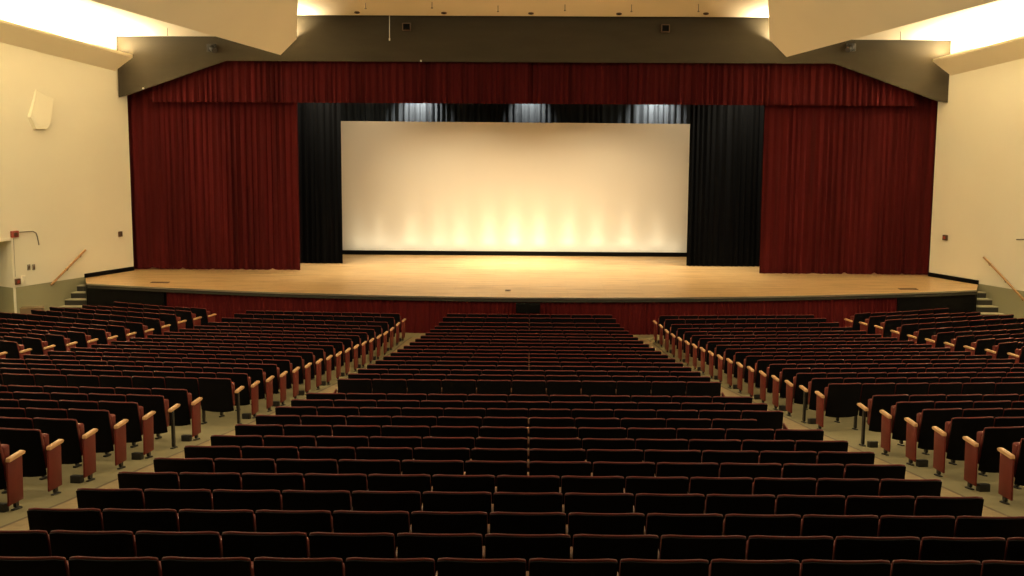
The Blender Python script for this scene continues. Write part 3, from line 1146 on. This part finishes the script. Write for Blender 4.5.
# the rest of the seats, one object
mats = ['shell', 'uph', 'steelblack', 'arm', 'panel', 'armdark']
mats_i = {M[k].name: i for i, k in enumerate(mats)}
arr = {}
for k_, me in SM.items():
    v = np.empty(len(me.vertices) * 3)
    me.vertices.foreach_get('co', v)
    arr[k_] = (v.reshape(-1, 3), [tuple(p.vertices) for p in me.polygons], mats_i[me.materials[0].name])
V, FA, MI = [], [], []
base = 0
for s in SEATS:
    if id(s) in ids:
        continue
    ca, sa = math.cos(s['yaw']), math.sin(s['yaw'])
    for pn in parts_of(s) + ['seat_pan']:
        v, fs, mi = arr[pn]
        x, y, z = v[:, 0] * s['sx'], v[:, 1], v[:, 2]
        V.append(np.stack([s['x'] + x * ca - y * sa, s['y'] + x * sa + y * ca, s['z'] + z], 1))
        FA += [tuple(base + q for q in f) for f in fs]
        MI += [mi] * len(fs)
        base += len(v)
me = bpy.data.meshes.new('theatre_seats')
me.from_pydata(np.concatenate(V).tolist(), [], FA)
for k in mats:
    me.materials.append(M[k])
me.polygons.foreach_set('material_index', MI)
me.polygons.foreach_set('use_smooth', [True] * len(me.polygons))
try:
    me.set_sharp_from_angle(angle=math.radians(40))
except Exception:
    pass
o = link('theatre_seats', me)
o['kind'] = 'stuff'
tag(o, 'distant mass of black-backed maroon seats filling the rows towards the stage', 'theatre seats')
print('SEATS', len(SEATS), 'chosen', len(chosen), 'smallest', chosen[-1]['score'])

# ------------------------------------------------------------------ lights
WARM = (1.0, 0.82, 0.52)


def area(name, loc, target, sx, sy, energy, col=WARM, spread=180):
    l = bpy.data.lights.new(name, 'AREA')
    l.shape = 'RECTANGLE'
    l.size, l.size_y = sx, sy
    l.energy = energy
    l.color = col
    l.spread = math.radians(spread)
    o = bpy.data.objects.new(name, l)
    C.objects.link(o)
    o.location = loc
    o.rotation_euler = (Vector(target) - Vector(loc)).to_track_quat('-Z', 'Y').to_euler()
    return o


def spot(name, loc, target, energy, angle, blend=0.6, col=WARM, rad=0.05):
    l = bpy.data.lights.new(name, 'SPOT')
    l.energy = energy
    l.color = col
    l.spot_size = math.radians(angle)
    l.spot_blend = blend
    l.shadow_soft_size = rad
    o = bpy.data.objects.new(name, l)
    C.objects.link(o)
    o.location = loc
    o.rotation_euler = (Vector(target) - Vector(loc)).to_track_quat('-Z', 'Y').to_euler()
    return o


# house lights in the ceiling above the seats
for x in (-13, -4.5, 4.5, 13):
    for y in (12, 20, 28):
        zc = (zc_mid(max(22, y)) if abs(x) < 8 else zc_side(max(22, y))) - 0.08
        area('house_light', (x, y, zc), (x, y + 2.5, 0), 0.8, 0.8, 245)
# cove tubes along the tops of the side walls and behind the hanging soffits
for side in (-1, 1):
    for y in np.linspace(41.1, 33.4, 6):
        p = wall_pt(side, y, 0.24)
        z = COVE[0].z + COVE[1] * (COVE[0].y - y) + 0.46
        o = area('cove_tube_light', (p.x, p.y, z), (p.x, p.y, z + 1), 1.62, 0.10, 350)
        zd = -Vector((-side * 0.45, -0.25, 1)).normalized()
        xd = Vector((side * WX, -WY, 0.2))
        xd = (xd - zd * xd.dot(zd)).normalized()
        yd = (-zd).cross(xd)
        mm = Matrix((xd, yd, -zd)).transposed()
        o.rotation_euler = mm.to_euler()
        o.rotation_euler = (Matrix((xd, -yd, zd)).transposed() if mm.determinant() < 0 else mm @ Matrix.Rotation(PI, 3, 'X')).to_euler()
    lz = COVE[0].z + COVE[1] * (COVE[0].y - 41.95) + 0.56
    area('cove_end_light', (side * 12.6, 41.75, lz), (side * 12.4, 41.8, lz + 1), 0.7, 0.2, 45)
    o = area('soffit_tube_light', (side * 7.35, 41.75, ZC + 1.22), (side * 7.35 + side * 0.4, 41.75, ZC + 2.14), 0.5, 0.10, 130)
# unseen fill lights added by the side walls to brighten the soffits
for side in (-1, 1):
    for y in (10, 19, 28):
        area('wall_wash_light', (side * 18.4, y, ZC + 2.6), (-side * 2, y + 6, ZC + 2.8), 1.6, 0.5, 220)
# stage lights; the pair at the screen is fill added to brighten its edges
for x in (-5.2, 4.6):
    area('screen_side_light', (x * 1.12, 45.2, ZC + 0.4), (x, 47.3, ZC - 3.6), 1.2, 0.3, 16, spread=110)
for x in (-7, -2.4, 2.4, 7):
    area('stage_light', (x, 43.5, ZC + 0.6), (x * 0.8, 44.3, ZS), 1.6, 0.3, 130, spread=105)
spot('stage_spot', (0, 44.2, ZC + 0.7), (-0.4, 45.2, ZS), 2400, 44, 1.0)
area('footlight_strip', (-0.5, SY - 0.36, ZS + 0.07), (-0.5, SY - 0.02, ZS + 1.2), 11.6, 0.06, 31, (1, .86, .58))
for fx, k in foot_x:
    spot('footlight', (fx, SY - 0.34, ZS + 0.11), (fx, SY + 0.02, ZS + 1.0), 13 * k, 90, 1.0, (1, .88, .60), 0.12)
    spot('footlight_beam', (fx, SY - 0.42, ZS + 0.11), (fx, SY, ZS + 1.5), 38 * k, 36, 1.0, (1, .88, .60), 0.05)
for x, e, a_ in ((-3.95, 1.0, 100), (-0.05, .7, 84), (4.45, 1.0, 104)):
    spot('border_light', (x, 47.5, ZC - 0.3), (x, 48.2, ZC - 1.1), 480 * e, a_, 1.0, (1, .94, .80), 0.04)

w = bpy.data.worlds.new('world')
S.world = w
w.use_nodes = True
w.node_tree.nodes['Background'].inputs[0].default_value = (0, 0, 0, 1)
S.view_settings.view_transform = 'Standard'
S.view_settings.look = 'None'
S.view_settings.exposure = 0.20
S.view_settings.gamma = 1
S.cycles.use_denoising = True
S.cycles.max_bounces = 8
S.cycles.diffuse_bounces = 5
S.cycles.sample_clamp_indirect = 8
